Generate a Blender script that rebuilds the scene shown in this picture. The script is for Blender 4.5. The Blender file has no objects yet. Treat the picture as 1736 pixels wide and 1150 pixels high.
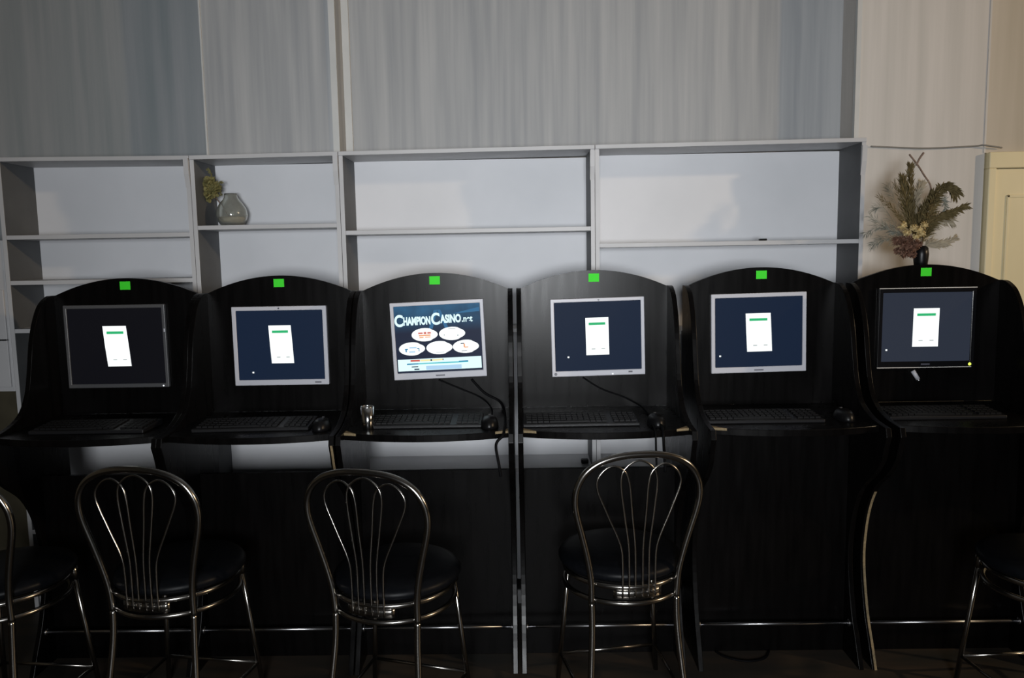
import bpy, bmesh, math, random
from mathutils import Vector, Matrix
random.seed(7)
S = bpy.context.scene
COL = S.collection
# ------------------------------------------------------------------ camera
cam_d = bpy.data.cameras.new('camera')
cam = bpy.data.objects.new('camera', cam_d); COL.objects.link(cam)
cam_d.sensor_fit = 'HORIZONTAL'; cam_d.sensor_width = 36.0
cam_d.lens = 36.0 * 1300.0 / 1736.0
cam_d.clip_start = 0.05
R_ = (0.99979447, 0.01048979, -0.01734868)
D_ = (-0.01610225, -0.1090582, -0.99390494)
F_ = (-0.01231787, 0.99398002, -0.10886687)
CAM = Vector((0.0, -3.0, 1.54))
cam.matrix_world = Matrix(((R_[0], -D_[0], -F_[0], CAM.x), (R_[1], -D_[1], -F_[1], CAM.y),
                           (R_[2], -D_[2], -F_[2], CAM.z), (0, 0, 0, 1)))
S.camera = cam
# ------------------------------------------------------------------ world, lights, exposure
S.view_settings.view_transform = 'Standard'
S.view_settings.look = 'None'
S.view_settings.gamma = 1.0
S.view_settings.use_curve_mapping = False
S.view_settings.exposure = 0.0
W = bpy.data.worlds.new('dim_room'); S.world = W; W.use_nodes = True
bg = W.node_tree.nodes['Background']
bg.inputs[0].default_value = (0.55, 0.7, 1.0, 1); bg.inputs[1].default_value = 0.003

def lamp(name, kind, loc, target, energy, color, **kw):
    d = bpy.data.lights.new(name, kind); d.energy = energy; d.color = color
    for k, v in kw.items(): setattr(d, k, v)
    o = bpy.data.objects.new(name, d); COL.objects.link(o)
    o.location = loc
    o.rotation_euler = (Vector(target) - Vector(loc)).to_track_quat('-Z', 'Y').to_euler()
    return o
# daylight from the doorway behind the photographer
lamp('doorway_daylight', 'AREA', (0.10, -4.9, 1.55), (0.10, 0.5, 1.55), 39, (0.94, 0.97, 1.0), shape='RECTANGLE', size=0.95, size_y=0.9, spread=1.4)
# warm lamp in the adjoining hall, far to the right
lamp('hall_lamp', 'SPOT', (7.6, -2.9, 3.35), (0.4, 0.5, 1.4), 740, (1.0, 0.74, 0.46), shadow_soft_size=0.12, spot_size=math.radians(70), spot_blend=0.5)

# ------------------------------------------------------------------ materials
MATS = {}
def mat(name, color, rough=0.5, metal=0.0, spec=0.5, emit=None, emit_s=1.0, **kw):
    if name in MATS: return MATS[name]
    m = bpy.data.materials.new(name); m.use_nodes = True
    b = m.node_tree.nodes['Principled BSDF']
    b.inputs['Base Color'].default_value = (*color, 1)
    b.inputs['Roughness'].default_value = rough
    b.inputs['Metallic'].default_value = metal
    b.inputs['Specular IOR Level'].default_value = spec
    if emit is not None:
        b.inputs['Emission Color'].default_value = (*emit, 1)
        b.inputs['Emission Strength'].default_value = emit_s
    for k, v in kw.items(): b.inputs[k.replace('_', ' ')].default_value = v
    MATS[name] = m
    return m

def noise_mat(name, c1, c2, scale=(1, 1, 1), nscale=5.0, detail=4.0, rough=0.5, spec=0.5, lo=0.3, hi=0.7, bump=0.0, rvar=0.0):
    m = mat(name, c1, rough, spec=spec); nt = m.node_tree; N = nt.nodes; L = nt.links
    b = N['Principled BSDF']
    tc = N.new('ShaderNodeTexCoord'); mp = N.new('ShaderNodeMapping'); mp.inputs['Scale'].default_value = scale
    nz = N.new('ShaderNodeTexNoise'); nz.inputs['Scale'].default_value = nscale; nz.inputs['Detail'].default_value = detail
    rp = N.new('ShaderNodeValToRGB')
    rp.color_ramp.elements[0].position = lo; rp.color_ramp.elements[0].color = (*c1, 1)
    rp.color_ramp.elements[1].position = hi; rp.color_ramp.elements[1].color = (*c2, 1)
    L.new(tc.outputs['Object'], mp.inputs['Vector']); L.new(mp.outputs['Vector'], nz.inputs['Vector'])
    L.new(nz.outputs['Fac'], rp.inputs['Fac']); L.new(rp.outputs['Color'], b.inputs['Base Color'])
    if bump:
        bp = N.new('ShaderNodeBump'); bp.inputs['Strength'].default_value = bump; bp.inputs['Distance'].default_value = 0.002
        L.new(nz.outputs['Fac'], bp.inputs['Height']); L.new(bp.outputs['Normal'], b.inputs['Normal'])
    if rvar:
        mr = N.new('ShaderNodeMapRange'); mr.inputs['To Min'].default_value = rough - rvar; mr.inputs['To Max'].default_value = rough + rvar
        L.new(nz.outputs['Fac'], mr.inputs['Value']); L.new(mr.outputs['Result'], b.inputs['Roughness'])
    return m

WALLPAPER = noise_mat('streaked_grey_wallpaper', (0.305, 0.318, 0.333), (0.42, 0.425, 0.43), (14, 14, 0.55), 1.6, 5, 0.75, 0.2, 0.32, 0.68, 0.15)
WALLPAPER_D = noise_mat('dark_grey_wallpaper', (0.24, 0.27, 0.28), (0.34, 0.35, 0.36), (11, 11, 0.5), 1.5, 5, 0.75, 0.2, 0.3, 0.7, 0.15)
WALLPAPER_W = noise_mat('pale_warm_wallpaper', (0.52, 0.50, 0.47), (0.62, 0.59, 0.56), (14, 14, 0.5), 1.4, 5, 0.75, 0.2, 0.3, 0.7, 0.15)
WALLPAPER_B = noise_mat('beige_wallpaper', (0.47, 0.42, 0.34), (0.56, 0.50, 0.42), (12, 12, 0.6), 1.4, 5, 0.75, 0.2, 0.3, 0.7, 0.15)
WHITE_TRIM = noise_mat('white_trim_paint', (0.50, 0.51, 0.50), (0.56, 0.56, 0.55), (1, 1, 1), 8, 3, 0.5)
OLIVE = noise_mat('olive_brown_paint', (0.045, 0.038, 0.022), (0.07, 0.06, 0.036), (3, 3, 3), 3, 4, 0.6)
SHELF_BACK = noise_mat('white_hardboard', (0.60, 0.61, 0.635), (0.67, 0.675, 0.70), (1, 1, 1), 2.5, 4, 0.6, 0.3)
SHELF_BOARD = noise_mat('white_melamine', (0.44, 0.44, 0.45), (0.50, 0.50, 0.51), (1, 1, 1), 4, 3, 0.45, 0.4)
SHELF_SIDE = noise_mat('shade_toned_melamine_side', (0.075, 0.078, 0.082), (0.10, 0.103, 0.106), (2, 2, 2), 3, 3, 0.55, 0.3)  # shade on the side panels put into the colour, darker than the white boards
DOOR_CREAM = noise_mat('cream_door_paint', (0.72, 0.63, 0.40), (0.80, 0.70, 0.46), (2, 2, 0.6), 3, 3, 0.5, 0.3)
FLOOR_M = noise_mat('brown_floor', (0.022, 0.021, 0.018), (0.048, 0.034, 0.024), (1.2, 5, 1), 2.2, 5, 0.5, 0.4, 0.35, 0.7)
CEIL_M = noise_mat('ceiling_paint', (0.5, 0.5, 0.5), (0.55, 0.55, 0.55), (1, 1, 1), 3, 2, 0.8)
WENGE = noise_mat('black_brown_laminate', (0.0014, 0.0012, 0.0012), (0.003, 0.0026, 0.0026), (9, 9, 1.0), 4, 5, 0.285, 0.13, 0.3, 0.72, 0.0, 0.06)
CHIP = noise_mat('bare_chipboard_edge', (0.16, 0.12, 0.065), (0.25, 0.19, 0.11), (30, 30, 30), 4, 3, 0.7, 0.2)
STICKER = mat('green_paper', (0.05, 0.72, 0.03), 0.6, spec=0.2)
CHROME = mat('chrome', (0.30, 0.285, 0.265), 0.21, 1.0)
POLISHED = mat('polished_steel', (0.75, 0.75, 0.75), 0.14, 1.0)
RAIL = mat('brushed_steel', (0.36, 0.36, 0.37), 0.28, 1.0)
VINYL = noise_mat('black_vinyl', (0.0025, 0.003, 0.004), (0.004, 0.0045, 0.006), (1, 1, 1), 60, 3, 0.42, 0.12, 0.3, 0.7, 0.1)
SILVER = mat('silver_plastic', (0.50, 0.50, 0.54), 0.4, spec=0.4)
PALE = mat('pale_grey_edge', (0.55, 0.53, 0.5), 0.4)
DARKGREY = mat('dark_grey_plastic', (0.075, 0.075, 0.078), 0.4)
BLACK = mat('black_plastic', (0.004, 0.004, 0.0045), 0.35, spec=0.25)
BLACK_G = mat('gloss_black_plastic', (0.006, 0.006, 0.007), 0.2)
KEYGREY = mat('worn_keycaps', (0.006, 0.006, 0.0065), 0.5, spec=0.15)
KEYBASE = mat('keyboard_body', (0.008, 0.008, 0.009), 0.4, spec=0.25)
CABLE = mat('black_cable', (0.003, 0.003, 0.0035), 0.6, spec=0.06)
WIRE = mat('grey_wire', (0.22, 0.21, 0.19), 0.6)
BADGE = mat('grey_badge', (0.08, 0.08, 0.1), 0.35)
GLASS = mat('clear_glass', (0.9, 0.93, 0.95), 0.10, spec=0.6, Transmission_Weight=1.0, IOR=1.45)
GLASSV = mat('smoky_glass', (0.82, 0.84, 0.80), 0.08, Transmission_Weight=0.90, IOR=1.38)
STRAW = noise_mat('straw_stalk', (0.19, 0.15, 0.08), (0.27, 0.21, 0.12), (10, 10, 10), 5, 3, 0.8, 0.1)
PLUME_DK = noise_mat('olive_brown_grass', (0.085, 0.065, 0.028), (0.16, 0.125, 0.06), (10, 10, 10), 5, 3, 0.85, 0.1)
PLUME_LT = noise_mat('beige_grass', (0.33, 0.28, 0.20), (0.45, 0.39, 0.29), (10, 10, 10), 5, 3, 0.85, 0.1)
PLUME_GR = noise_mat('grey_green_grass', (0.17, 0.18, 0.15), (0.27, 0.28, 0.24), (10, 10, 10), 5, 3, 0.85, 0.1)
RUSSET = noise_mat('russet_flowers', (0.13, 0.065, 0.045), (0.24, 0.14, 0.10), (10, 10, 10), 5, 3, 0.85, 0.1)
CREAM = noise_mat('cream_flowers', (0.50, 0.38, 0.17), (0.62, 0.50, 0.27), (20, 20, 20), 5, 3, 0.85, 0.1)
MOSS = noise_mat('olive_dried_leaves', (0.13, 0.12, 0.045), (0.22, 0.20, 0.09), (20, 20, 20), 5, 3, 0.85, 0.1)
TWIG = noise_mat('brown_twig', (0.16, 0.11, 0.085), (0.25, 0.18, 0.14), (20, 20, 20), 5, 3, 0.85, 0.1)

def emis(name, c, s=1.0):
    return mat(name, (0.004, 0.004, 0.004), 0.45, spec=0.04, emit=c, emit_s=s)
E_NAVY = emis('screen_navy', (0.0065, 0.0145, 0.036))
E_BLACK = emis('screen_near_black', (0.0035, 0.0035, 0.0055))
E_GREY = emis('screen_slate', (0.024, 0.030, 0.046))
E_WHITE = emis('screen_white', (0.95, 1.0, 0.99), 1.15)
E_TITLE = emis('screen_pale_cyan', (0.74, 0.97, 1.0), 1.1)
E_GREEN = emis('screen_green', (0.03, 0.46, 0.17))
E_MARK = emis('screen_grey_mark', (0.45, 0.5, 0.5))
E_CYAN = emis('screen_cyan', (0.10, 0.55, 0.62))
E_BLUE = emis('screen_blue', (0.03, 0.22, 0.42))
E_RAY = emis('screen_ray_blue', (0.04, 0.15, 0.30))
E_SKY = emis('screen_sky_blue', (0.45, 0.68, 0.9))
E_RED = emis('screen_red', (0.65, 0.13, 0.10))
E_ORANGE = emis('screen_orange', (0.9, 0.42, 0.22))
E_YELLOW = emis('screen_yellow', (0.95, 0.85, 0.45))
E_DARK = emis('screen_dark_mark', (0.02, 0.04, 0.08))
E_LED = emis('led_yellow_green', (0.75, 0.95, 0.12), 1.4)
E_LED2 = emis('led_white', (0.9, 0.95, 1.0), 1.2)
def lobby_mat():
    m = mat('screen_lobby', (0.004, 0.004, 0.004), 0.45, spec=0.08); nt = m.node_tree; N = nt.nodes; L = nt.links
    b = N['Principled BSDF']; tc = N.new('ShaderNodeTexCoord'); sp = N.new('ShaderNodeSeparateXYZ')
    L.new(tc.outputs['Object'], sp.inputs[0])
    mr = N.new('ShaderNodeMapRange'); mr.inputs['From Min'].default_value = 0.03; mr.inputs['From Max'].default_value = 0.12
    L.new(sp.outputs['Z'], mr.inputs['Value'])
    nz = N.new('ShaderNodeTexNoise'); nz.inputs['Scale'].default_value = 14; nz.inputs['Detail'].default_value = 3
    L.new(tc.outputs['Object'], nz.inputs['Vector'])
    mu = N.new('ShaderNodeMath'); mu.operation = 'MULTIPLY'; L.new(mr.outputs[0], mu.inputs[0]); L.new(nz.outputs['Fac'], mu.inputs[1])
    mx = N.new('ShaderNodeMix'); mx.data_type = 'RGBA'
    mx.inputs['A'].default_value = (0.010, 0.016, 0.04, 1); mx.inputs['B'].default_value = (0.03, 0.16, 0.32, 1)
    L.new(mu.outputs[0], mx.inputs['Factor']); L.new(mx.outputs['Result'], b.inputs['Emission Color'])
    b.inputs['Emission Strength'].default_value = 1.0
    return m
E_LOBBY = lobby_mat()

# ------------------------------------------------------------------ helpers
def tag(o, label=None, cat=None, group=None, kind=None):
    if label: o['label'] = label
    if cat: o['category'] = cat
    if group: o['group'] = group
    if kind: o['kind'] = kind
    return o
def empty(name, loc=(0, 0, 0), rot=(0, 0, 0)):
    o = bpy.data.objects.new(name, None); COL.objects.link(o)
    o.location = loc; o.rotation_euler = rot; o.empty_display_size = 0.05
    return o
def obj(name, bm, m, parent=None, smooth=False, bevel=0.0):
    me = bpy.data.meshes.new(name)
    bmesh.ops.recalc_face_normals(bm, faces=bm.faces[:])
    if smooth:
        for f in bm.faces: f.smooth = True
    bm.to_mesh(me); bm.free(); me.materials.append(m)
    o = bpy.data.objects.new(name, me); COL.objects.link(o)
    if parent is not None: o.parent = parent
    if bevel:
        md = o.modifiers.new('bevel', 'BEVEL'); md.width = bevel; md.segments = 2; md.limit_method = 'ANGLE'
    return o
def box(bm, x0, x1, y0, y1, z0, z1, rot=None, piv=None):
    v = [bm.verts.new(p) for p in ((x0, y0, z0), (x1, y0, z0), (x1, y1, z0), (x0, y1, z0), (x0, y0, z1), (x1, y0, z1), (x1, y1, z1), (x0, y1, z1))]
    for f in ((0, 1, 2, 3), (4, 7, 6, 5), (0, 4, 5, 1), (1, 5, 6, 2), (2, 6, 7, 3), (3, 7, 4, 0)): bm.faces.new([v[i] for i in f])
    if rot is not None:
        bmesh.ops.rotate(bm, verts=v, cent=piv or (0, 0, 0), matrix=rot)
    return v
def boxobj(name, x0, x1, y0, y1, z0, z1, m, parent=None, bevel=0.0):
    bm = bmesh.new(); box(bm, x0, x1, y0, y1, z0, z1); return obj(name, bm, m, parent, bevel=bevel)
def smooth_path(pts, n=8, closed=False):
    P = [Vector(p) for p in pts]; out = []
    N = len(P); rng = N if closed else N - 1
    for i in range(rng):
        if closed: p0, p1, p2, p3 = P[(i - 1) % N], P[i], P[(i + 1) % N], P[(i + 2) % N]
        else: p0, p1, p2, p3 = P[max(i - 1, 0)], P[i], P[i + 1], P[min(i + 2, N - 1)]
        for k in range(n):
            t = k / n
            out.append(0.5 * ((2 * p1) + (p2 - p0) * t + (2 * p0 - 5 * p1 + 4 * p2 - p3) * t * t + (3 * p1 - p0 - 3 * p2 + p3) * t ** 3))
    if not closed: out.append(P[-1])
    return out
def tube(bm, pts, r, n=10, closed=False, r1=None):
    P = [Vector(p) for p in pts]; N = len(P); rings = []; up = None
    for i in range(N):
        a = P[i - 1] if (i or closed) else P[0]; b = P[(i + 1) % N] if (i < N - 1 or closed) else P[-1]
        t = (b - a).normalized()
        if up is None:
            up = t.orthogonal().normalized()
        up = (up - t * up.dot(t)).normalized(); s = t.cross(up)
        rr = r if r1 is None else r + (r1 - r) * i / max(1, N - 1)
        rings.append([bm.verts.new(P[i] + (up * math.cos(2 * math.pi * k / n) + s * math.sin(2 * math.pi * k / n)) * rr) for k in range(n)])
    for i in range(N if closed else N - 1):
        A, B = rings[i], rings[(i + 1) % N]
        off = 0
        if closed and i == N - 1:
            off = min(range(n), key=lambda q: (A[0].co - B[q].co).length)
        for k in range(n): bm.faces.new((A[k], A[(k + 1) % n], B[(k + 1 + off) % n], B[(k + off) % n]))
    if not closed:
        bm.faces.new(rings[0][::-1]); bm.faces.new(rings[-1])
def lathe(bm, prof, n=24, c=(0, 0, 0), ax=None):
    rings = []
    for r, z in prof:
        rings.append([bm.verts.new((c[0] + r * math.cos(2 * math.pi * k / n), c[1] + r * math.sin(2 * math.pi * k / n), c[2] + z)) for k in range(n)])
    for i in range(len(rings) - 1):
        for k in range(n): bm.faces.new((rings[i][k], rings[i][(k + 1) % n], rings[i + 1][(k + 1) % n], rings[i + 1][k]))
    bm.faces.new(rings[0][::-1]); bm.faces.new(rings[-1])
def prism(bm, poly, y0, y1, axis='y'):
    """extrude a 2-D outline; axis 'y': poly is (x,z); 'x': poly is (y,z); 'z': poly is (x,y)"""
    def P(a, b, h):
        return (a, h, b) if axis == 'y' else ((h, a, b) if axis == 'x' else (a, b, h))
    A = [bm.verts.new(P(a, b, y0)) for a, b in poly]; B = [bm.verts.new(P(a, b, y1)) for a, b in poly]
    bm.faces.new(A); bm.faces.new(B[::-1]); n = len(poly)
    for i in range(n): bm.faces.new((A[i], B[i], B[(i + 1) % n], A[(i + 1) % n]))
def copy_tree(o, parent=None):
    c = o.copy(); COL.objects.link(c); c.parent = parent
    for ch in o.children: copy_tree(ch, c)
    return c
def struct(name, bm, m, label, parent=None, bevel=0.0):
    return tag(obj(name, bm, m, parent, bevel=bevel), label, None, None, 'structure')

# ------------------------------------------------------------------ room shell
def sbox(name, dims, m, label):
    bm = bmesh.new(); box(bm, *dims); return tag(obj(name, bm, m), label, 'structure', None, 'structure')
HT = 3.6
sbox('floor', (-4.2, 4.6, -6.0, 0.9, -0.06, 0.0), FLOOR_M, 'dark brown floor of the room')
sbox('ceiling', (-4.2, 4.6, -6.0, 0.9, HT, HT + 0.06), CEIL_M, 'pale ceiling above the shelving wall')
sbox('wall_back', (-0.80, 1.49, 0.65, 0.80, 0, HT), WALLPAPER, 'grey streaked wallpaper of the central recess above the shelves')
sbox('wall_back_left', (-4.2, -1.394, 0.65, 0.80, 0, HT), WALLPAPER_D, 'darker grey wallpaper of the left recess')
sbox('wall_pilaster_left', (-1.394, -0.80, 0.50, 0.80, 0, HT), WALLPAPER, 'projecting wallpapered pier left of the central recess')
sbox('wall_right', (1.49, 2.072, 0.50, 0.80, 0, HT), WALLPAPER_W, 'pale warm wallpapered wall right of the shelves')
bm = bmesh.new(); box(bm, 2.072, 4.6, 0.50, 0.80, 1.955, HT); box(bm, 3.1, 4.6, 0.50, 0.80, 0, 1.955)
struct('wall_right_door', bm, WALLPAPER_B, 'beige wallpapered wall above the cream door')
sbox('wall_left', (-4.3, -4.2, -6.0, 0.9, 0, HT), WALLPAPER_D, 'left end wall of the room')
sbox('trim_1', (-0.826, -0.798, 0.492, 0.502, 1.99, HT), WHITE_TRIM, 'white corner strip on the pier edge')
sbox('trim_2', (-0.800, -0.768, 0.632, 0.652, 1.99, HT), WHITE_TRIM, 'white strip in the inner corner of the recess')
sbox('trim_3', (1.488, 1.508, 0.492, 0.515, 1.99, HT), WHITE_TRIM, 'white corner strip right of the recess')
sbox('trim_4', (-1.397, -1.390, 0.492, 0.512, 1.99, HT), WHITE_TRIM, 'pale strip on the left edge of the pier')
sbox('trim_5', (2.066, 2.074, 0.497, 0.502, 1.955, HT), WALLPAPER_W, 'thin pale strip on the wall above the door edge')
sbox('trim_6', (-4.2, -2.205, 0.46, 0.65, 0.0, 0.985), OLIVE, 'olive-brown painted lower wall at the left edge')
# door at the right edge
bm = bmesh.new()
box(bm, 2.078, 3.1, 0.470, 0.515, 1.885, 1.955); box(bm, 2.078, 2.112, 0.470, 0.515, 0, 1.885); box(bm, 3.06, 3.1, 0.47, 0.515, 0, 1.885)
df = tag(obj('door_1', bm, DOOR_CREAM, bevel=0.004), 'cream painted door and frame at the right edge of the photo', 'door', None, 'structure')
bm = bmesh.new()
box(bm, 2.1135, 3.0585, 0.486, 0.515, 0.006, 1.8825)
dl = obj('door_leaf', bm, DOOR_CREAM, df)
bm = bmesh.new()
for (a, b, c, d) in ((2.170, 3.0, 1.755, 1.768), (2.170, 3.0, 1.05, 1.063), (2.170, 2.183, 1.05, 1.768), (2.987, 3.0, 1.05, 1.768)):
    box(bm, a, b, 0.480, 0.487, c, d)
obj('panel_moulding', bm, DOOR_CREAM, dl, bevel=0.003)
bm = bmesh.new(); box(bm, 2.183, 2.987, 0.483, 0.487, 1.063, 1.755); obj('door_panel', bm, DOOR_CREAM, dl)

# ------------------------------------------------------------------ shelving units
ZT = 1.982
def unit(x0, x1, shelves, label, corbel_sides, zt0, zt1):
    r = empty('shelving_unit', ((x0 + x1) / 2, 0.365, 0)); ox, oy = (x0 + x1) / 2, 0.365
    tag(r, label, 'shelving', None)
    Y0, Y1 = 0.25, 0.48
    def part(name, a, b, c, d, e, f, m, bev=0.0015):
        return boxobj(name, a - ox, b - ox, c - oy, d - oy, e, f, m, r, bev)
    t = 0.017
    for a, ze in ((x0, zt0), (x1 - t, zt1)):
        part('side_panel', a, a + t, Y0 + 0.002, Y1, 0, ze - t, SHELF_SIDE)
        part('front_edge', a, a + t, Y0, Y0 + 0.002, 0, ze - t, SHELF_BOARD, 0)
    # the top board tips up a little to the right, as it does in the photo
    bm = bmesh.new(); prism(bm, [(x0 - ox, zt0 - t), (x1 - ox, zt1 - t), (x1 - ox, zt1), (x0 - ox, zt0)], Y0 - 0.006 - oy, 0.50 - oy)
    obj('top_board', bm, SHELF_BOARD, r, bevel=0.0015)
    part('back_panel', x0 + t, x1 - t, Y1 - 0.004, Y1, 0.02, zt0 - t + 0.001, SHELF_BACK, 0)
    for z in shelves:
        part('shelf', x0 + t, x1 - t, Y0 + 0.001, Y1 - 0.004, z - 0.009, z + 0.009, SHELF_BOARD)
    part('plinth', x0 + t, x1 - t, Y0 + 0.01, Y0 + 0.026, 0, 0.06, SHELF_BOARD)
    for s in corbel_sides:
        xa = x1 - 0.020
        bm = bmesh.new()
        prism(bm, [(Y0 - 0.014 - oy, ZT - t), (Y0 - oy, ZT - t), (Y0 - oy, 1.845), (Y0 - 0.004 - oy, 1.865), (Y0 - 0.012 - oy, 1.90)], xa - ox, xa + 0.020 - ox, 'x')
        obj('corbel', bm, SHELF_BOARD, r)
    return r
u1 = unit(-2.190, -1.376, (1.650, 1.458, 1.252, 0.36), 'white open shelving unit at the far left with two shelves above the arches', (1,), 1.983, 1.976)
u2 = unit(-1.374, -0.752, (1.677, 1.24, 0.36), 'narrow white shelving unit holding the round glass vase', (1,), 1.976, 1.981)
u3 = unit(-0.750, 0.316, (1.645, 1.22, 0.610), 'wide white shelving unit behind the lit game screen', (1,), 1.981, 1.988)
u4 = unit(0.318, 1.436, (1.573, 1.20, 0.610), 'wide white shelving unit at the right end beside the dried bouquet', (1,), 1.988, 1.996)

# white cabinet piece at the extreme left
r = empty('wall_cabinet', (-2.4, 0.37, 0.99)); tag(r, 'white cabinet with dark handles cut off by the left edge of the photo', 'cabinet')
boxobj('body', -0.30, 0.205, -0.115, 0.11, 0.0, 0.65, SHELF_BOARD, r, 0.002)
for z, h in ((0.20, 0.032), (0.41, 0.022)):
    d = boxobj('door', -0.29, 0.195, -0.125, -0.115, z - 0.19 + (0.01 if z < 0.3 else 0), z + 0.03, SHELF_BOARD, r, 0.002)
    boxobj('handle', -0.06, 0.035 if z < 0.3 else 0.02, -0.142, -0.125, z - h / 2 - 0.01, z + h / 2 - 0.01, BLACK, d, 0.003)

# ------------------------------------------------------------------ gaming cabinets
HW = 0.303; TH = 0.018; IW = HW - TH
side_ctrl = [(0.0, 1.412), (-0.035, 1.408), (-0.085, 1.378), (-0.125, 1.318), (-0.155, 1.24), (-0.178, 1.14), (-0.205, 1.05), (-0.255, 0.985), (-0.345, 0.950), (-0.452, 0.938)]
low_ctrl = [(-0.462, 0.908), (-0.446, 0.868), (-0.428, 0.818), (-0.375, 0.755), (-0.280, 0.675), (-0.222, 0.570), (-0.194, 0.44), (-0.198, 0.33), (-0.236, 0.184), (-0.283, 0.08), (-0.318, 0.0)]
def prof2(c, n=4): return [(p.x, p.y) for p in smooth_path([(a, b, 0) for a, b in c], n)]
SIDE = [(0.016, 0.0), (0.016, 1.412)] + prof2(side_ctrl) + prof2(low_ctrl)
LOWP = prof2(low_ctrl, 6)
def arch(x): return 1.410 + 0.066 * (1 - (abs(x) / IW) ** 2.0)
def cabinet(cx, label, hole, full, bare=None, chips=()):
    r = empty('gaming_cabinet', (cx, 0, 0)); tag(r, label, 'cabinet', 'black arched gaming cabinets in a row')
    for s in (-1, 1):
        bm = bmesh.new(); a = s * HW; b = s * IW
        prism(bm, SIDE, min(a, b), max(a, b), 'x')
        obj('side_panel', bm, WENGE, r, bevel=0.0015)
    hx0, hx1, hz0, hz1 = hole
    xs = sorted(set([-IW, IW, hx0, hx1] + [-IW + 2 * IW * k / 28 for k in range(29)]))
    bm = bmesh.new(); V = {}
    def v(x, z):
        k = (round(x, 5), round(z, 5))
        if k not in V: V[k] = bm.verts.new((x, 0.0, z))
        return V[k]
    for i in range(len(xs) - 1):
        xa, xb = xs[i], xs[i + 1]; inh = xa >= hx0 - 1e-6 and xb <= hx1 + 1e-6
        for za, zb in ((0.937, hz0), (hz0, hz1), (hz1, None)):
            if inh and za == hz0: continue
            bm.faces.new((v(xa, za), v(xb, za), v(xb, zb if zb else arch(xb)), v(xa, zb if zb else arch(xa))))
    res = bmesh.ops.extrude_face_region(bm, geom=bm.faces[:])
    bmesh.ops.translate(bm, vec=(0, 0.016, 0), verts=[g for g in res['geom'] if isinstance(g, bmesh.types.BMVert)])
    bp = obj('back_panel', bm, WENGE, r)
    # desk with a bowed front
    pts = [(-IW, 0.0)] + [(-IW + 2 * IW * k / 20, -0.405 - 0.05 * (1 - (2 * k / 20 - 1) ** 2)) for k in range(21)] + [(IW, 0.0)]
    bm = bmesh.new(); prism(bm, pts, 0.913, 0.937, 'z'); obj('desk', bm, WENGE, r, bevel=0.002)
    top = 0.913 if full else 0.733
    boxobj('front_panel', -IW, IW, -0.170, -0.154, 0.0, top, WENGE, r, 0.001)
    bm = bmesh.new(); tube(bm, [(-IW, -0.225, 0.137), (IW, -0.225, 0.137)], 0.007, 10); fr = obj('foot_rail', bm, RAIL, r, True)
    for s in (-1, 1):
        bm = bmesh.new(); tube(bm, [(s * IW, -0.225, 0.137), (s * (IW - 0.006), -0.225, 0.137)], 0.013, 12); obj('rail_flange', bm, RAIL, fr, True)
    boxobj('sticker', -0.021, 0.020, -0.0012, 0.0, 1.431, 1.463, STICKER, r)['label'] = 'bright green square sticker under the arch'
    # strips of bare chipboard where the edging has come off
    if bare:
        s, ia, ib = bare
        P = LOWP[ia:ib]; bm = bmesh.new(); a = s * (HW - 0.004) if s > 0 else s * (IW + 0.010); b = s * (HW - 0.012) if s > 0 else s * (IW + 0.001)
        q = [(bm.verts.new((a, y - 0.0012, z)), bm.verts.new((b, y - 0.0012, z)), bm.verts.new((b, y + 0.004, z)), bm.verts.new((a, y + 0.004, z))) for y, z in P]
        for i in range(len(q) - 1):
            for k in range(4): bm.faces.new((q[i][k], q[i][(k + 1) % 4], q[i + 1][(k + 1) % 4], q[i + 1][k]))
        bm.faces.new(q[0]); bm.faces.new(q[-1][::-1])
        obj('bare_edge', bm, CHIP, r)['label'] = 'bare tan chipboard edge of the side panel'
    for s in chips:
        x1 = s * (IW - 0.001); x0 = s * (IW - 0.045); f = -0.4085
        bm = bmesh.new()
        prism(bm, [(x1, f), (x0, f - 0.0125), (x1, f + 0.035)], 0.9302, 0.9384, 'z')
        obj('chipped_corner', bm, CHIP, r)['label'] = 'chipped tan corner of the desk front'
    return r
#       cx      x0      x1      z0     z1    roll
MON = [(-1.597, 0.400, 1.2085, 0.329, 0.0), (-0.948, 0.372, 1.2005, 0.312, 0.0), (-0.3255, 0.366, 1.2145, 0.305, -1.9),
       (0.299, 0.365, 1.2155, 0.306, -1.0), (0.9255, 0.369, 1.2215, 0.311, -0.9), (1.5755, 0.375, 1.231, 0.311, 0.0)]
CXS = [-1.552, -0.946, -0.335, 0.286, 0.937, 1.573]
CL = ['leftmost black arched gaming cabinet, its screen framed in dark grey', 'black arched gaming cabinet second from the left, silver screen in front of the narrow shelving',
      'black arched gaming cabinet with the bright game menu on its screen', 'greyish black arched gaming cabinet right of the game menu one, with hanging cables',
      'black arched gaming cabinet second from the right, silver-framed screen', 'rightmost black arched gaming cabinet below the dried bouquet, its left foot edge bare']
BARE = [None, (1, 0, 15), None, None, None, (-1, 25, 62)]
CH = [(), (), (-1, 1), (-1, 1), (-1,), ()]
for i in range(6):
    mx, mw, mz, mh, rr = MON[i]
    k = 0.022
    cabinet(CXS[i], CL[i], (mx - CXS[i] - mw / 2 + k, mx - CXS[i] + mw / 2 - k, mz - mh / 2 + k, mz + mh / 2 - k), i >= 4, BARE[i], CH[i])
# the right-hand cabinet carries a small ledge behind its arch
boxobj('rear_ledge', -0.015, 0.085, 0.016, 0.20, 1.438, 1.454, WENGE, bpy.data.objects['gaming_cabinet.005'], 0.001)

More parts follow.
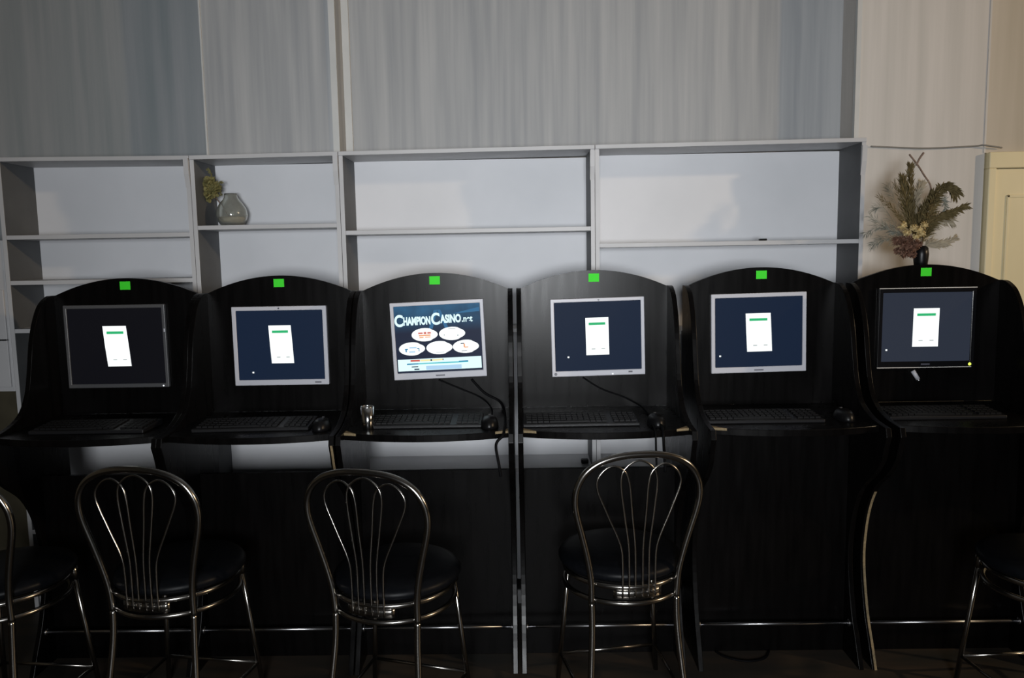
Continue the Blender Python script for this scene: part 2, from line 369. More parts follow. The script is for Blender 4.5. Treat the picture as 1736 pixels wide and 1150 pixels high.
# ------------------------------------------------------------------ monitors
def rect(bm, u0, u1, v0, v1, y):
    bm.faces.new([bm.verts.new(p) for p in ((u0, y, v0), (u1, y, v0), (u1, y, v1), (u0, y, v1))])
def flat(name, polys, y, m, parent, label=None):
    bm = bmesh.new()
    for p in polys: bm.faces.new([bm.verts.new((u, y, v)) for u, v in p])
    o = obj(name, bm, m, parent)
    if label: o['label'] = label
    return o
def R4(u0, u1, v0, v1): return [(u0, v0), (u1, v0), (u1, v1), (u0, v1)]
def oval(cu, cv, a, b, n=28):
    pts = []
    for k in range(n):
        t = 2 * math.pi * k / n; u = math.cos(t); v = math.sin(t)
        if u > 0.55: v *= 0.86
        pts.append((cu + a * u, cv + b * v))
    return pts
def monitor(i, label, bez_m, bw, bt, bb, scr_m):
    mx, w, mz, h, roll = MON[i]
    r = empty('monitor', (mx, -0.001, mz), (0, math.radians(roll), 0)); tag(r, label, 'monitor', 'flat monitors set in the gaming cabinets')
    a, b = w / 2, h / 2; yf = -0.016
    bm = bmesh.new()
    O = [(-a, -b), (a, -b), (a, b), (-a, b)]; I = [(-a + bw, -b + bb), (a - bw, -b + bb), (a - bw, b - bt), (-a + bw, b - bt)]
    of = [bm.verts.new((u, yf, v)) for u, v in O]; inf = [bm.verts.new((u, yf, v)) for u, v in I]
    ob = [bm.verts.new((u, 0, v)) for u, v in O]; ib = [bm.verts.new((u, 0, v)) for u, v in I]
    for k in range(4):
        j = (k + 1) % 4
        bm.faces.new((of[k], of[j], inf[j], inf[k])); bm.faces.new((of[k], ob[k], ob[j], of[j]))
        bm.faces.new((inf[k], inf[j], ib[j], ib[k])); bm.faces.new((ob[k], ib[k], ib[j], ob[j]))
    obj('bezel', bm, bez_m, r, bevel=0.0025)
    boxobj('rear_case', -a + 0.04, a - 0.04, 0.0005, 0.05, -b + 0.04, b - 0.04, BLACK, r, 0.004)
    sc = boxobj('screen', -a + bw, a - bw, yf + 0.004, -0.0005, -b + bb, b - bt, scr_m, r)
    return r, sc, yf, a, b
def window(sc, yf, cu, cv, w, h, skew=0.0):
    y = yf + 0.0034; k = skew
    pts = [(cu - w / 2 + k, cv - h / 2), (cu + w / 2 + k, cv - h / 2), (cu + w / 2 + k * 0.1, cv), (cu + w / 2 - k, cv + h / 2), (cu - w / 2 - k, cv + h / 2), (cu - w / 2 - k * 0.2, cv)]
    o = flat('window_panel', [pts], y, E_WHITE, sc, 'white window shown on the screen')
    g = cv + h * 0.335
    flat('green_bar', [[(cu - w * 0.36 - k * .7, g - h * 0.033), (cu + w * 0.36 - k * .7, g - h * 0.033), (cu + w * 0.36 - k * .7, g + h * 0.033), (cu - w * 0.36 - k * .7, g + h * 0.033)]], y - 0.0004, E_GREEN, sc, 'green bar in the white window')
    flat('button_marks', [R4(cu - w * 0.26 + k, cu - w * 0.10 + k, cv - h * 0.35, cv - h * 0.325), R4(cu + w * 0.16 + k, cu + w * 0.32 + k, cv - h * 0.35, cv - h * 0.325)], y - 0.0004, E_MARK, sc)
def icon(sc, yf, u, v):
    flat('screen_icon', [R4(u - 0.0035, u + 0.0035, v - 0.0025, v + 0.0035)], yf + 0.003, E_WHITE, sc)
def dot(name, parent, u, v, r, y, m):
    bm = bmesh.new(); tube(bm, [(u, y, v), (u, y + 0.002, v)], r, 12); return obj(name, bm, m, parent)

# 1: dark grey frame, almost black screen
r, sc, yf, a, b = monitor(0, 'large dark grey framed monitor in the leftmost cabinet, nearly black screen', DARKGREY, 0.013, 0.014, 0.016, E_BLACK)
window(sc, yf, 0.002, 0.001, 0.093, 0.160, 0.006)
dot('power_light', r, a - 0.022, -b + 0.006, 0.0030, yf - 0.001, E_LED2)
boxobj('side_button', a - 0.007, a - 0.001, yf - 0.001, yf + 0.002, 0.055, 0.068, SILVER, r)
# 2
r, sc, yf, a, b = monitor(1, 'silver framed monitor in the second cabinet from the left', SILVER, 0.016, 0.016, 0.022, E_NAVY)
window(sc, yf, 0.003, 0.006, 0.088, 0.150, 0.0035); icon(sc, yf, -0.113, -0.105)
dot('webcam_mark', r, 0.0, b - 0.008, 0.0035, yf - 0.001, BADGE)
boxobj('logo_badge', a - 0.055, a - 0.030, yf - 0.001, yf + 0.001, -b + 0.008, -b + 0.013, BADGE, r)
# 3: game menu
r, sc, yf, a, b = monitor(2, 'silver framed monitor showing a bright game menu with five ovals', SILVER, 0.014, 0.015, 0.026, E_LOBBY)
y0 = yf + 0.0034; y1 = y0 - 0.0004; y2 = y1 - 0.0004
LU, RU = -a + 0.016, a - 0.020
def text(parent, s, size, u0, v, width, y, m, name, off=0.0022):
    c = bpy.data.curves.new('t', 'FONT'); c.body = s; c.size = size; c.extrude = 0.0; c.offset = off
    t = bpy.data.objects.new('t', c); COL.objects.link(t)
    dg = bpy.context.evaluated_depsgraph_get(); dg.update()
    me = bpy.data.meshes.new_from_object(t.evaluated_get(dg)); bpy.data.objects.remove(t); bpy.data.curves.remove(c)
    xs = [q.co.x for q in me.vertices]; k = width / (max(xs) - min(xs)); x0 = min(xs)
    for q in me.vertices: q.co = Vector((u0 + (q.co.x - x0) * k, y, v + q.co.y))
    me.name = name; me.materials.clear(); me.materials.append(m)
    o = bpy.data.objects.new(name, me); COL.objects.link(o); o.parent = parent
    return o
flat('light_rays', [[(-0.012, 0.118), (0.002, 0.118), (-0.02, 0.045), (-0.035, 0.045)], [(0.002, 0.118), (0.014, 0.118), (0.042, 0.045), (0.028, 0.045)], [(0.06, 0.10), (RU + 0.003, 0.122), (RU + 0.003, 0.105)]], y0 + 0.0002, E_RAY, sc)
text(sc, 'C', 0.062, LU - 0.001, 0.060, 0.034, y2, E_TITLE, 'title_lettering')
text(sc, 'HAMPION', 0.042, LU + 0.034, 0.064, 0.106, y2, E_TITLE, 'title_lettering')
text(sc, 'C', 0.062, LU + 0.143, 0.062, 0.034, y2, E_TITLE, 'title_lettering')
text(sc, 'ASINO', 0.042, LU + 0.178, 0.067, 0.082, y2, E_TITLE, 'title_lettering')
text(sc, '.net', 0.034, LU + 0.263, 0.067, 0.042, y2, E_TITLE, 'title_lettering', 0.001)
OV = [(-0.053, 0.0225), (0.055, 0.0225), (-0.106, -0.031), (0.002, -0.031), (0.106, -0.031)]
for cu, cv in OV: flat('menu_oval', [oval(cu, cv, 0.0515, 0.0262)], y0, E_WHITE, sc)
def bits(rs, m): flat('oval_print', [R4(*q) for q in rs], y1, m, sc)
bits([(-0.078, -0.060, 0.026, 0.032), (-0.056, -0.046, 0.025, 0.033), (-0.042, -0.028, 0.026, 0.032)], E_RED)
bits([(-0.076, -0.030, 0.017, 0.023), (-0.074, -0.058, 0.010, 0.015), (-0.052, -0.030, 0.011, 0.015)], E_ORANGE)
bits([(0.040, 0.070, 0.040, 0.042), (0.074, 0.080, 0.012, 0.017), (0.022, 0.026, 0.015, 0.020)], E_MARK)
bits([(-0.134, -0.122, -0.034, -0.030), (-0.132, -0.127, -0.043, -0.034), (-0.086, -0.078, -0.032, -0.028), (-0.080, -0.077, -0.042, -0.030)], E_BLUE)
bits([(-0.118, -0.094, -0.046, -0.040), (-0.116, -0.088, -0.029, -0.024)], E_SKY)
bits([(-0.012, 0.020, -0.050, -0.048)], E_MARK)
bits([(0.086, 0.100, -0.020, -0.017), (0.088, 0.110, -0.049, -0.047)], E_DARK)
bits([(0.097, 0.103, -0.034, -0.020), (0.100, 0.116, -0.036, -0.032)], E_ORANGE)
flat('menu_band', [R4(LU + 0.002, RU + 0.001, -b + 0.034, -0.072)], y0, E_TITLE, sc)
flat('band_stripe', [R4(-0.128, 0.112, -0.0935, -0.0885)], y1, E_CYAN, sc); flat('band_stripe', [R4(-0.130, -0.085, -0.0935, -0.0895), R4(0.075, 0.112, -0.0905, -0.0865)], y2, E_BLUE, sc)
flat('band_label', [R4(-0.115, -0.078, -0.082, -0.075)], y1, E_RED, sc); flat('band_label', [R4(-0.076, -0.036, -0.082, -0.075), R4(-0.030, 0.012, -0.082, -0.075)], y1, E_YELLOW, sc)
flat('band_label', [R4(-0.036, -0.030, -0.082, -0.075), R4(0.012, 0.015, -0.082, -0.075), R4(-0.112, -0.086, -0.1045, -0.1005), R4(-0.102, -0.082, -0.1155, -0.110)], y1, E_DARK, sc)
flat('band_field', [R4(-0.055, 0.085, -0.117, -0.101)], y1, E_SKY, sc)
boxobj('logo_badge', -0.018, 0.018, yf - 0.001, yf + 0.001, -b + 0.010, -b + 0.015, BADGE, r)
# 4
r, sc, yf, a, b = monitor(3, 'silver framed monitor right of the bright game menu', SILVER, 0.014, 0.014, 0.022, E_NAVY)
window(sc, yf, -0.002, 0.003, 0.090, 0.147, 0.0005); icon(sc, yf, -0.117, -0.077)
dot('webcam_mark', r, 0.005, b - 0.007, 0.004, yf - 0.001, BADGE); dot('power_button', r, -a + 0.014, -b + 0.011, 0.006, yf - 0.001, BADGE)
boxobj('logo_badge', a - 0.066, a - 0.050, yf - 0.001, yf + 0.001, -b + 0.010, -b + 0.016, BADGE, r); dot('power_light', r, 0.055, -b + 0.006, 0.003, yf - 0.001, E_LED2)
# 5
r, sc, yf, a, b = monitor(4, 'silver framed monitor in the second cabinet from the right', SILVER, 0.015, 0.016, 0.023, E_NAVY)
window(sc, yf, 0.001, 0.002, 0.097, 0.150, 0.003); icon(sc, yf, -0.150, -0.088)
boxobj('logo_badge', -0.018, 0.018, yf - 0.001, yf + 0.001, -b + 0.008, -b + 0.012, BADGE, r)
# 6: gloss black frame with bright edges
r, sc, yf, a, b = monitor(5, 'gloss black framed monitor with bright edge lines in the rightmost cabinet', BLACK_G, 0.016, 0.018, 0.024, E_GREY)
window(sc, yf, -0.002, 0.001, 0.100, 0.150, -0.0006); icon(sc, yf, -0.152, -0.086)
boxobj('edge_strip', -a, a, yf - 0.001, yf + 0.003, b - 0.002, b + 0.001, PALE, r); boxobj('edge_strip', -a, a - 0.01, yf - 0.001, yf + 0.003, -b - 0.001, -b + 0.002, PALE, r)
dot('power_light', r, a - 0.016, -b + 0.011, 0.0060, yf - 0.001, E_LED); boxobj('logo_badge', -0.018, 0.016, yf - 0.001, yf + 0.001, -b + 0.010, -b + 0.016, BADGE, r)

# ------------------------------------------------------------------ keyboards, mice, cables on the desks
ZD = 0.937
def make_keyboard():
    r = empty('keyboard')
    bm = bmesh.new(); prism(bm, [(-0.075, 0.0), (0.075, 0.0), (0.075, 0.022), (-0.075, 0.012)], -0.205, 0.205, 'x')
    obj('body', bm, KEYBASE, r, bevel=0.003)
    bm = bmesh.new()
    for j in range(5):
        for i in range(19):
            y = -0.058 + j * 0.024; x = -0.192 + i * 0.0205; z = 0.012 + 0.010 * (y + 0.075) / 0.15
            if j == 0 and 4 <= i <= 10: continue
            if i in (14,): continue
            box(bm, x, x + 0.017, y, y + 0.019, z - 0.001, z + 0.006)
    box(bm, -0.192 + 4 * 0.0205, -0.192 + 11 * 0.0205 - 0.003, -0.058, -0.039, 0.012, 0.0185)
    obj('keys', bm, KEYGREY, r)['kind'] = 'stuff'
    return r
KB = make_keyboard()
KBL = [(-1.545, -0.285, 'black keyboard on the desk of the leftmost cabinet'), (-0.965, -0.285, 'black keyboard on the desk of the second cabinet from the left'),
       (-0.350, -0.275, 'black keyboard beside the small shiny tumbler below the game menu screen'), (0.205, -0.285, 'black keyboard on the desk right of the game menu cabinet'),
       (0.855, -0.275, 'black keyboard on the desk of the second cabinet from the right'), (1.500, -0.255, 'black keyboard on the desk of the rightmost cabinet')]
for i, (x, y, lb) in enumerate(KBL):
    k = KB if i == 0 else copy_tree(KB)
    k.location = (x, y, ZD); k.rotation_euler = (0, 0, math.radians((0, 2, 0, 0.5, -0.5, 0)[i])); tag(k, lb, 'keyboard', 'keyboards on the cabinet desks')
def make_mouse():
    r = empty('computer_mouse'); bm = bmesh.new()
    rings = []
    for j in range(7):
        t = j / 6; z = 0.038 * math.sin(t * math.pi / 2); s = math.cos(t * math.pi / 2) ** 0.55 if t < 1 else 0.02
        rings.append([bm.verts.new((0.032 * s * math.cos(q), 0.055 * s * math.sin(q), z)) for q in [2 * math.pi * k / 20 for k in range(20)]])
    for i in range(6):
        for k in range(20): bm.faces.new((rings[i][k], rings[i][(k + 1) % 20], rings[i + 1][(k + 1) % 20], rings[i + 1][k]))
    bm.faces.new(rings[0][::-1]); bm.faces.new(rings[-1])
    obj('shell', bm, BLACK, r, True)
    bm = bmesh.new(); tube(bm, [(-0.004, 0.028, 0.031), (0.004, 0.028, 0.031)], 0.008, 12); obj('scroll_wheel', bm, DARKGREY, r)
    return r
MS = make_mouse()
ML = [(-0.715, -0.330, 'black mouse right of the keyboard in the second cabinet from the left'), (-0.118, -0.330, 'black mouse at the right of the desk below the game menu'),
      (0.470, -0.340, 'black mouse at the right of the desk with the hanging cables'), (1.145, -0.300, 'black mouse beside the keyboard in the second cabinet from the right')]
for i, (x, y, lb) in enumerate(ML):
    k = MS if i == 0 else copy_tree(MS)
    k.location = (x, y, ZD); tag(k, lb, 'mouse', 'black computer mice on the desks')
def cable(name, pts, r, lb, m=CABLE, cat='cable', group=None, n=8):
    bm = bmesh.new(); tube(bm, smooth_path(pts, 8), r, n); o = obj(name, bm, m, None, True); tag(o, lb, cat, group); return o
cable('mouse_cable', [(-0.33, -0.006, 1.055), (-0.25, -0.008, 1.02), (-0.17, -0.012, 0.985), (-0.125, -0.06, 0.955), (-0.115, -0.16, 0.941), (-0.118, -0.274, 0.944)], 0.003, 'thin black cable running down the panel below the game menu screen')
cable('mouse_cable', [(-0.20, -0.006, 1.055), (-0.15, -0.008, 1.00), (-0.09, -0.012, 0.965), (-0.070, -0.10, 0.942), (-0.063, -0.30, 0.942), (-0.064, -0.405, 0.943), (-0.068, -0.442, 0.930), (-0.092, -0.452, 0.90), (-0.083, -0.455, 0.83), (-0.078, -0.452, 0.79)], 0.005, 'black cable hanging over the desk edge below the game menu screen')
cable('mouse_cable', [(0.24, -0.006, 1.055), (0.31, -0.008, 1.01), (0.40, -0.012, 0.975), (0.455, -0.06, 0.95), (0.468, -0.16, 0.941), (0.470, -0.284, 0.944)], 0.003, 'thin black cable down the panel right of the game menu cabinet')
cable('hanging_cable', [(0.45, -0.385, 0.945), (0.448, -0.43, 0.945), (0.447, -0.462, 0.925), (0.448, -0.464, 0.88), (0.452, -0.460, 0.80)], 0.0035, 'left of two black cables hanging from the desk above the tall-backed chair')
cable('hanging_cable', [(0.478, -0.37, 0.945), (0.476, -0.43, 0.945), (0.473, -0.462, 0.925), (0.475, -0.464, 0.88), (0.480, -0.460, 0.80)], 0.005, 'right, thicker one of two black cables hanging from the desk')
cable('floor_cable', [(0.73, -0.182, 0.005), (0.76, -0.225, 0.005), (0.83, -0.255, 0.005), (0.90, -0.235, 0.005), (0.935, -0.182, 0.005)], 0.004, 'dark cable looped on the floor below the second cabinet from the right')
# plug dangling under the black framed monitor
r = empty('adapter_plug', (1.542, -0.010, 1.045), (0, math.radians(-33), 0)); tag(r, 'small silver plug tilted just below the black framed monitor', 'plug')
bm = bmesh.new(); tube(bm, [(0, 0, 0.020), (0, 0, -0.018)], 0.0085, 14); obj('barrel', bm, SILVER, r, True)
bm = bmesh.new(); tube(bm, [(0, 0, -0.018), (0, 0, -0.028)], 0.0095, 14); obj('tip', bm, RAIL, r, True)
# small glass
r = empty('tumbler', (-0.546, -0.352, ZD)); tag(r, 'small shiny tumbler at the left end of the desk below the game menu', 'tumbler')
bm = bmesh.new(); lathe(bm, [(0.019, 0.0), (0.0205, 0.002), (0.0235, 0.082), (0.0222, 0.082), (0.019, 0.010), (0.001, 0.009)], 28); obj('bowl', bm, POLISHED, r, True)
bm = bmesh.new(); tube(bm, [(0.0229 * math.cos(2 * math.pi * k / 28), 0.0229 * math.sin(2 * math.pi * k / 28), 0.0825) for k in range(28)], 0.0012, 8, True); obj('rim', bm, POLISHED, r, True)

# small dark bits left on the shelves
tag(boxobj('battery_pack', 1.015, 1.047, 0.285, 0.300, 1.582, 1.591, BLACK, None, 0.002), 'tiny black block lying on the shelf of the right shelving unit', 'block')
r = boxobj('crumpled_wrapper', 0.255, 0.287, 0.30, 0.33, 0.619, 0.640, BLACK, None, 0.006); tag(r, 'small black wrapper on the low shelf seen under the desk', 'wrapper')
# thin wire on the right wall
cable('wall_wire', [(1.565, 0.494, 1.992), (1.70, 0.492, 1.984), (1.80, 0.492, 1.979), (1.92, 0.492, 1.981), (2.03, 0.492, 1.985), (2.06, 0.482, 1.986), (2.14, 0.488, 1.975)], 0.0035, 'thin grey wire strung across the wall above the dried bouquet', WIRE, 'wire')

# ------------------------------------------------------------------ vase with dried sprig on the second unit's shelf
r = empty('glass_vase', (-1.252, 0.365, 1.686)); tag(r, 'round smoky glass vase with a short neck on the shelf', 'vase')
bm = bmesh.new()
lathe(bm, [(q * 0.93, z) for q, z in [(0.036, 0.0), (0.052, 0.006), (0.066, 0.025), (0.0715, 0.050), (0.066, 0.076), (0.052, 0.098), (0.036, 0.115), (0.029, 0.128), (0.030, 0.140), (0.028, 0.140), (0.027, 0.128), (0.034, 0.114), (0.050, 0.096), (0.063, 0.075), (0.068, 0.050), (0.062, 0.026), (0.048, 0.010), (0.001, 0.008)]], 32)
obj('bowl', bm, GLASSV, r, True)
bm = bmesh.new(); lathe(bm, [(0.020, 0.011), (0.042, 0.014), (0.052, 0.026), (0.056, 0.036), (0.045, 0.041), (0.001, 0.042)], 24); obj('sand_filling', bm, PLUME_LT, r, True)

def strands(bm, path, count, length, width, spread, droop=0.0, t0=0.15, rng=random):
    P = [Vector(p) for p in path]; n = len(P)
    for i in range(count):
        t = t0 + (1 - t0) * rng.random(); k = min(int(t * (n - 1)), n - 2); f = t * (n - 1) - k
        p = P[k].lerp(P[k + 1], f); d = (P[k + 1] - P[k]).normalized()
        side = Vector((rng.uniform(-1, 1), rng.uniform(-0.7, 0.7), rng.uniform(-1, 1)))
        side = (side - d * side.dot(d)).normalized()
        dirv = (d * rng.uniform(0.5, 1.0) + side * spread * rng.uniform(0.5, 1.0)).normalized()
        L = length * rng.uniform(0.5, 1.0) * (1.15 - 0.5 * t)
        mid = p + dirv * L * 0.55; tip = p + dirv * L + Vector((0, 0, -droop * L))
        wv = dirv.cross(Vector((0, 1, 0)))
        wv = (wv.normalized() if wv.length > 1e-4 else Vector((1, 0, 0))) * width * rng.uniform(0.6, 1.2)
        a = bm.verts.new(p); b_ = bm.verts.new(mid + wv); c = bm.verts.new(tip); e = bm.verts.new(mid - wv + Vector((0, 0.002, 0)))
        bm.faces.new((a, b_, c, e))
def plume(name, pts, count, length, width, spread, m, parent, droop=0.0, stem=0.0012, t0=0.15, label=None):
    if 'plume' in name: count = int(count * 1.7); width *= 1.15; length *= 1.1
    path = smooth_path(pts, 8); bm = bmesh.new(); tube(bm, path, stem, 5, r1=stem * 0.4); strands(bm, path, count, length, width, spread, droop, t0)
    o = obj(name, bm, m, parent)
    if label: o['label'] = label
    return o
def clump(name, c, R, count, m, parent, label=None):
    """flower head: many small petals on a ball"""
    bm = bmesh.new(); c = Vector(c)
    bmesh.ops.create_icosphere(bm, subdivisions=1, radius=R * 0.55, matrix=Matrix.Translation(c))
    for i in range(count):
        d = Vector((random.gauss(0, 1), random.gauss(0, 1), random.gauss(0, 1))).normalized(); s = d.orthogonal().normalized() * R * 0.22
        p = c + d * R * 0.4; q = c + d * R * random.uniform(0.8, 1.1)
        bm.faces.new([bm.verts.new(x) for x in (p, (p + q) / 2 + s, q, (p + q) / 2 - s)])
    o = obj(name, bm, m, parent)
    if label: o['label'] = label
    return o
r = empty('dried_sprig', (-1.30, 0.42, 1.686)); tag(r, 'dried olive sprig leaning left from behind the glass vase', 'dried plant')
bm = bmesh.new(); tube(bm, smooth_path([(0.03, 0.015, 0.0), (0.0, 0.015, 0.06), (-0.022, 0.0, 0.105), (-0.040, -0.03, 0.14), (-0.058, -0.05, 0.165)], 8), 0.003, 7); obj('stem', bm, TWIG, r, True)
for (x, y, z, R) in ((-0.056, -0.07, 0.160, 0.034), (-0.022, -0.06, 0.150, 0.030), (-0.036, -0.07, 0.190, 0.030), (-0.046, -0.07, 0.128, 0.028), (-0.012, -0.06, 0.172, 0.024), (-0.062, -0.075, 0.19, 0.022)):
    clump('flower_head', (x, y, z), R, 60, MOSS, r)
for pts in ([(-0.035, -0.05, 0.18), (-0.030, -0.06, 0.215), (-0.040, -0.07, 0.245)], [(-0.02, -0.05, 0.165), (0.0, -0.06, 0.185), (0.018, -0.07, 0.190)], [(-0.02, -0.05, 0.15), (0.0, -0.05, 0.155), (0.010, -0.06, 0.135)]):
    plume('leaf_spray', pts, 26, 0.022, 0.0022, 0.8, MOSS, r)

# ------------------------------------------------------------------ dried bouquet above the rightmost cabinet
BX, BY, BZ = 1.607, 0.11, 1.4545
r = empty('dried_bouquet', (BX, BY, BZ)); tag(r, 'dried grass and flower bouquet in a small black vase on the rightmost cabinet', 'dried flowers')
bm = bmesh.new(); lathe(bm, [(0.018, 0.0), (0.024, 0.008), (0.027, 0.035), (0.029, 0.060), (0.026, 0.085), (0.018, 0.094), (0.001, 0.094)], 24); obj('vase', bm, BLACK, r, True)
O = (0.0, 0.0, 0.085)
def L(x, z, y=0.0): return (x - BX, y, z - BZ)
plume('plume', [O, L(1.575, 1.62, .01), L(1.548, 1.74, .02), L(1.533, 1.815, .02)], 190, 0.058, 0.0026, 0.55, PLUME_DK, r, t0=0.25)
plume('plume', [O, L(1.585, 1.63, .02), L(1.566, 1.76, .02), L(1.563, 1.86, .02)], 190, 0.050, 0.0024, 0.5, PLUME_DK, r, t0=0.3)
plume('plume', [O, L(1.612, 1.60, -.01), L(1.632, 1.70, -.02), L(1.66, 1.765, -.02), L(1.695, 1.775, -.02), L(1.722, 1.755, -.02)], 300, 0.055, 0.0030, 0.75, PLUME_DK, r, 0.3, t0=0.2)
plume('plume', [O, L(1.625, 1.60), L(1.665, 1.655), L(1.715, 1.675), L(1.772, 1.700)], 230, 0.050, 0.0026, 0.6, PLUME_DK, r, 0.2)
plume('plume', [O, L(1.598, 1.62, .03), L(1.592, 1.72, .03), L(1.610, 1.79, .03)], 190, 0.055, 0.0026, 0.6, PLUME_LT, r, t0=0.2)
plume('plume', [O, L(1.60, 1.60, .0), L(1.612, 1.68, .0), L(1.640, 1.745, .0)], 200, 0.055, 0.003, 0.6, PLUME_DK, r, t0=0.2)
plume('plume', [O, L(1.63, 1.59, .02), L(1.68, 1.64, .03), L(1.735, 1.645, .03)], 160, 0.05, 0.0024, 0.8, PLUME_LT, r, 0.3, label='beige feathery plume on the right')
plume('plume', [O, L(1.63, 1.555, -.02), L(1.68, 1.555, -.02), L(1.728, 1.575, -.02)], 150, 0.042, 0.0024, 0.7, PLUME_LT, r, label='beige plume low on the right')
plume('plume', [O, L(1.66, 1.70, .03), L(1.705, 1.73, .03), L(1.715, 1.68, .03)], 70, 0.035, 0.0016, 0.9, PLUME_GR, r)
plume('spiky_branch', [O, L(1.56, 1.61), L(1.50, 1.685), L(1.438, 1.742)], 90, 0.050, 0.0016, 0.5, PLUME_DK, r, t0=0.3)
plume('spiky_branch', [O, L(1.55, 1.58), L(1.47, 1.62), L(1.398, 1.672)], 90, 0.055, 0.0014, 0.6, PLUME_GR, r, t0=0.3)
plume('spiky_branch', [O, L(1.56, 1.65, .02), L(1.53, 1.73, .02), L(1.50, 1.80, .02)], 80, 0.05, 0.0016, 0.45, PLUME_DK, r, t0=0.3)
for pts in ([L(1.53, 1.60, .03), L(1.46, 1.63, .03), L(1.395, 1.60, .03)], [L(1.54, 1.60, .03), L(1.47, 1.70, .03), L(1.43, 1.70, .03)], [L(1.55, 1.65, .03), L(1.50, 1.75, .03), L(1.48, 1.79, .03)], [L(1.55, 1.57, .02), L(1.47, 1.58, .02), L(1.42, 1.555, .02)]):
    plume('grass_spray', [O] + pts, 90, 0.060, 0.0009, 0.8, PLUME_GR, r, 0.1, 0.0008, t0=0.35)
for (x, z, R, y) in ((1.515, 1.628, 0.020, -.03), (1.528, 1.600, 0.018, -.04), (1.552, 1.618, 0.018, -.045), (1.570, 1.608, 0.020, -.05), (1.592, 1.628, 0.018, -.045), (1.560, 1.585, 0.016, -.05), (1.585, 1.595, 0.015, -.05)):
    clump('flower_head', L(x, z, y), R, 50, CREAM, r, 'cream-yellow dried flower head')
for (x, z, R, y) in ((1.500, 1.570, 0.022, -.02), (1.522, 1.552, 0.024, -.03), (1.548, 1.545, 0.024, -.03), (1.535, 1.520, 0.022, -.02), (1.560, 1.515, 0.020, -.02), (1.572, 1.555, 0.02, -.04), (1.512, 1.53, 0.02, -.01)):
    clump('flower_head', L(x, z, y), R, 70, RUSSET, r, 'russet dried flower head')
for pts in ([O, L(1.56, 1.57, -.01), L(1.50, 1.57, -.02)], [O, L(1.575, 1.545, -.01), L(1.535, 1.52, -.01)]):
    plume('plume', pts, 110, 0.045, 0.0018, 0.9, RUSSET, r)
bm = bmesh.new()
tube(bm, smooth_path([O, L(1.635, 1.68, .03), L(1.652, 1.775, .03), L(1.618, 1.835, .03), L(1.593, 1.872, .03), L(1.560, 1.912, .03)], 6), 0.0032, 6, r1=0.0035)
tube(bm, smooth_path([L(1.590, 1.868, .03), L(1.600, 1.893, .03), L(1.617, 1.918, .03)], 4), 0.0035, 6, r1=0.004)
obj('twig', bm, TWIG, r, True)

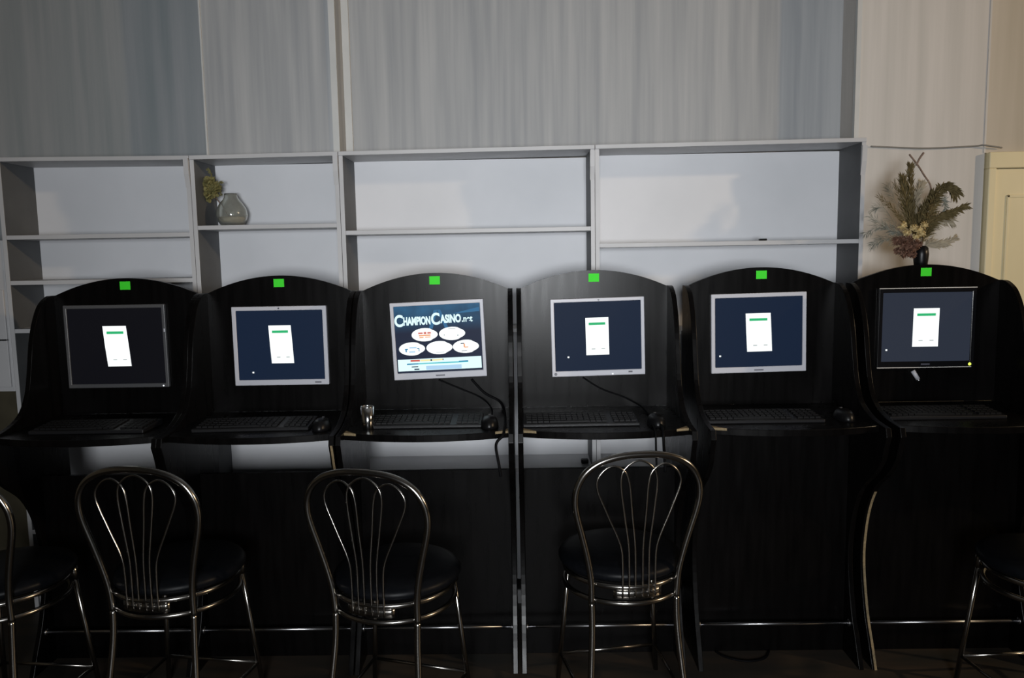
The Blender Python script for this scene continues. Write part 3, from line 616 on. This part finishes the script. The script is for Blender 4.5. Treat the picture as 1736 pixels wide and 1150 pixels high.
# ------------------------------------------------------------------ chrome chairs
def make_chair():
    r = empty('chrome_chair')
    TR = 0.0108
    def yb(z): return -0.012 - 0.055 * max(0.0, (z - 0.45)) / 0.45       # the back leans a little towards the sitter's rear
    half = [(0.140, 0.425), (0.143, 0.50), (0.155, 0.57), (0.174, 0.645), (0.193, 0.715), (0.200, 0.762), (0.194, 0.806), (0.170, 0.848), (0.130, 0.877), (0.073, 0.894), (0.0, 0.899)]
    pts = [(-x, yb(z), z) for x, z in half] + [(x, yb(z), z) for x, z in half[-2::-1]]
    bm = bmesh.new(); tube(bm, smooth_path(pts, 5), TR, 12); obj('back_frame', bm, CHROME, r, True)
    def loop(tl, tr, bl, br):
        w = (tr - tl) / 2; c = (tl + tr) / 2; top = 0.879 - 0.055 * (abs(c) / 0.09) ** 2 * 0.28
        p = [(bl, 0.455), (bl, 0.56), (bl + (tl - bl) * 0.10, 0.625), (bl + (tl - bl) * 0.60, 0.72), (tl, top - 0.062), (tl + w * 0.28, top - 0.02), (c, top), (tr - w * 0.28, top - 0.02), (tr, top - 0.062), (br + (tr - br) * 0.60, 0.72), (br + (tr - br) * 0.10, 0.625), (br, 0.56), (br, 0.455)]
        b = bmesh.new(); tube(b, smooth_path([(x, -0.0605, z) for x, z in p], 5), 0.0034, 8)
        return b
    for q in ((-0.134, -0.030, -0.053, -0.012), (-0.058, 0.058, -0.032, 0.032), (0.030, 0.134, 0.012, 0.053)):
        obj('spindle_loop', loop(*q), CHROME, r, True)
    CY, RR = 0.135, 0.192
    for z, rad in ((0.484, 0.0085), (0.432, 0.0085)):
        bm = bmesh.new(); tube(bm, [(RR * math.cos(2 * math.pi * k / 48), CY + RR * math.sin(2 * math.pi * k / 48), z) for k in range(48)], rad, 10, True)
        obj('seat_ring', bm, CHROME, r, True)
    # curved strap that carries the spindles
    bm = bmesh.new(); q = []
    for k in range(13):
        t = math.radians(-90 - 24 + 48 * k / 12); row = []
        for rr, z in ((RR - 0.002, 0.447), (RR + 0.002, 0.447), (RR + 0.002, 0.476), (RR - 0.002, 0.476)):
            row.append(bm.verts.new((rr * math.cos(t), CY + rr * math.sin(t), z)))
        q.append(row)
    for i in range(12):
        for k in range(4): bm.faces.new((q[i][k], q[i][(k + 1) % 4], q[i + 1][(k + 1) % 4], q[i + 1][k]))
    bm.faces.new(q[0]); bm.faces.new(q[-1][::-1]); obj('spindle_strap', bm, CHROME, r, True)
    bm = bmesh.new(); lathe(bm, [(0.165, 0.4925), (0.198, 0.494), (0.206, 0.503), (0.2075, 0.514), (0.199, 0.526), (0.176, 0.535), (0.115, 0.542), (0.05, 0.545), (0.001, 0.545)], 48, (0, CY + 0.018, 0)); obj('seat', bm, VINYL, r, True)
    for s in (-1, 1):
        bm = bmesh.new(); tube(bm, smooth_path([(s * 0.140, yb(0.425), 0.428), (s * 0.141, -0.020, 0.33), (s * 0.153, -0.045, 0.17), (s * 0.170, -0.075, 0.0)], 5), TR, 12); obj('leg', bm, CHROME, r, True)
    legs = {}
    for s in (-1, 1):
        a, b = Vector((s * 0.145, 0.272, 0.492)), Vector((s * 0.185, 0.315, 0.0)); legs[s] = (a, b)
        bm = bmesh.new(); tube(bm, [a, b], 0.0088, 12); lg = obj('leg', bm, CHROME, r, True)
        bm = bmesh.new(); tube(bm, [(s * 0.146, 0.274, 0.492), (s * 0.150, 0.279, 0.440)], 0.0135, 12); obj('leg_socket', bm, CHROME, lg, True)
    def at(s, z): a, b = legs[s]; return a.lerp(b, (0.492 - z) / 0.492)
    bm = bmesh.new(); tube(bm, [at(-1, 0.10), at(1, 0.10)], 0.006, 10); obj('stretcher', bm, CHROME, r, True)
    for s in (-1, 1):
        bm = bmesh.new(); tube(bm, [at(s, 0.10), (s * 0.160, -0.058, 0.10)], 0.006, 10); obj('stretcher', bm, CHROME, r, True)
    return r
CHAIR = make_chair()
CHP = [(-1.181, -0.675, -8, 1.015, 'chrome bistro chair in front of the leftmost cabinet, whole back visible'), (-0.462, -0.72, -16, 1.008, 'chrome bistro chair in front of the game menu cabinet'),
       (0.346, -0.635, 9, 1.03, 'chrome bistro chair in front of the cabinet with hanging cables'), (-1.750, -0.70, -5, 1.0, 'chrome bistro chair cut off by the left edge of the photo'),
       (1.732, -0.70, 3, 1.0, 'chrome bistro chair cut off by the right edge of the photo')]
for i, (x, y, a, sz, lb) in enumerate(CHP):
    c = CHAIR if i == 0 else copy_tree(CHAIR)
    c.location = (x, y, 0); c.rotation_euler = (0, 0, math.radians(a)); c.scale = (1, 1, sz); tag(c, lb, 'chair', 'chrome bistro chairs with black round seats')
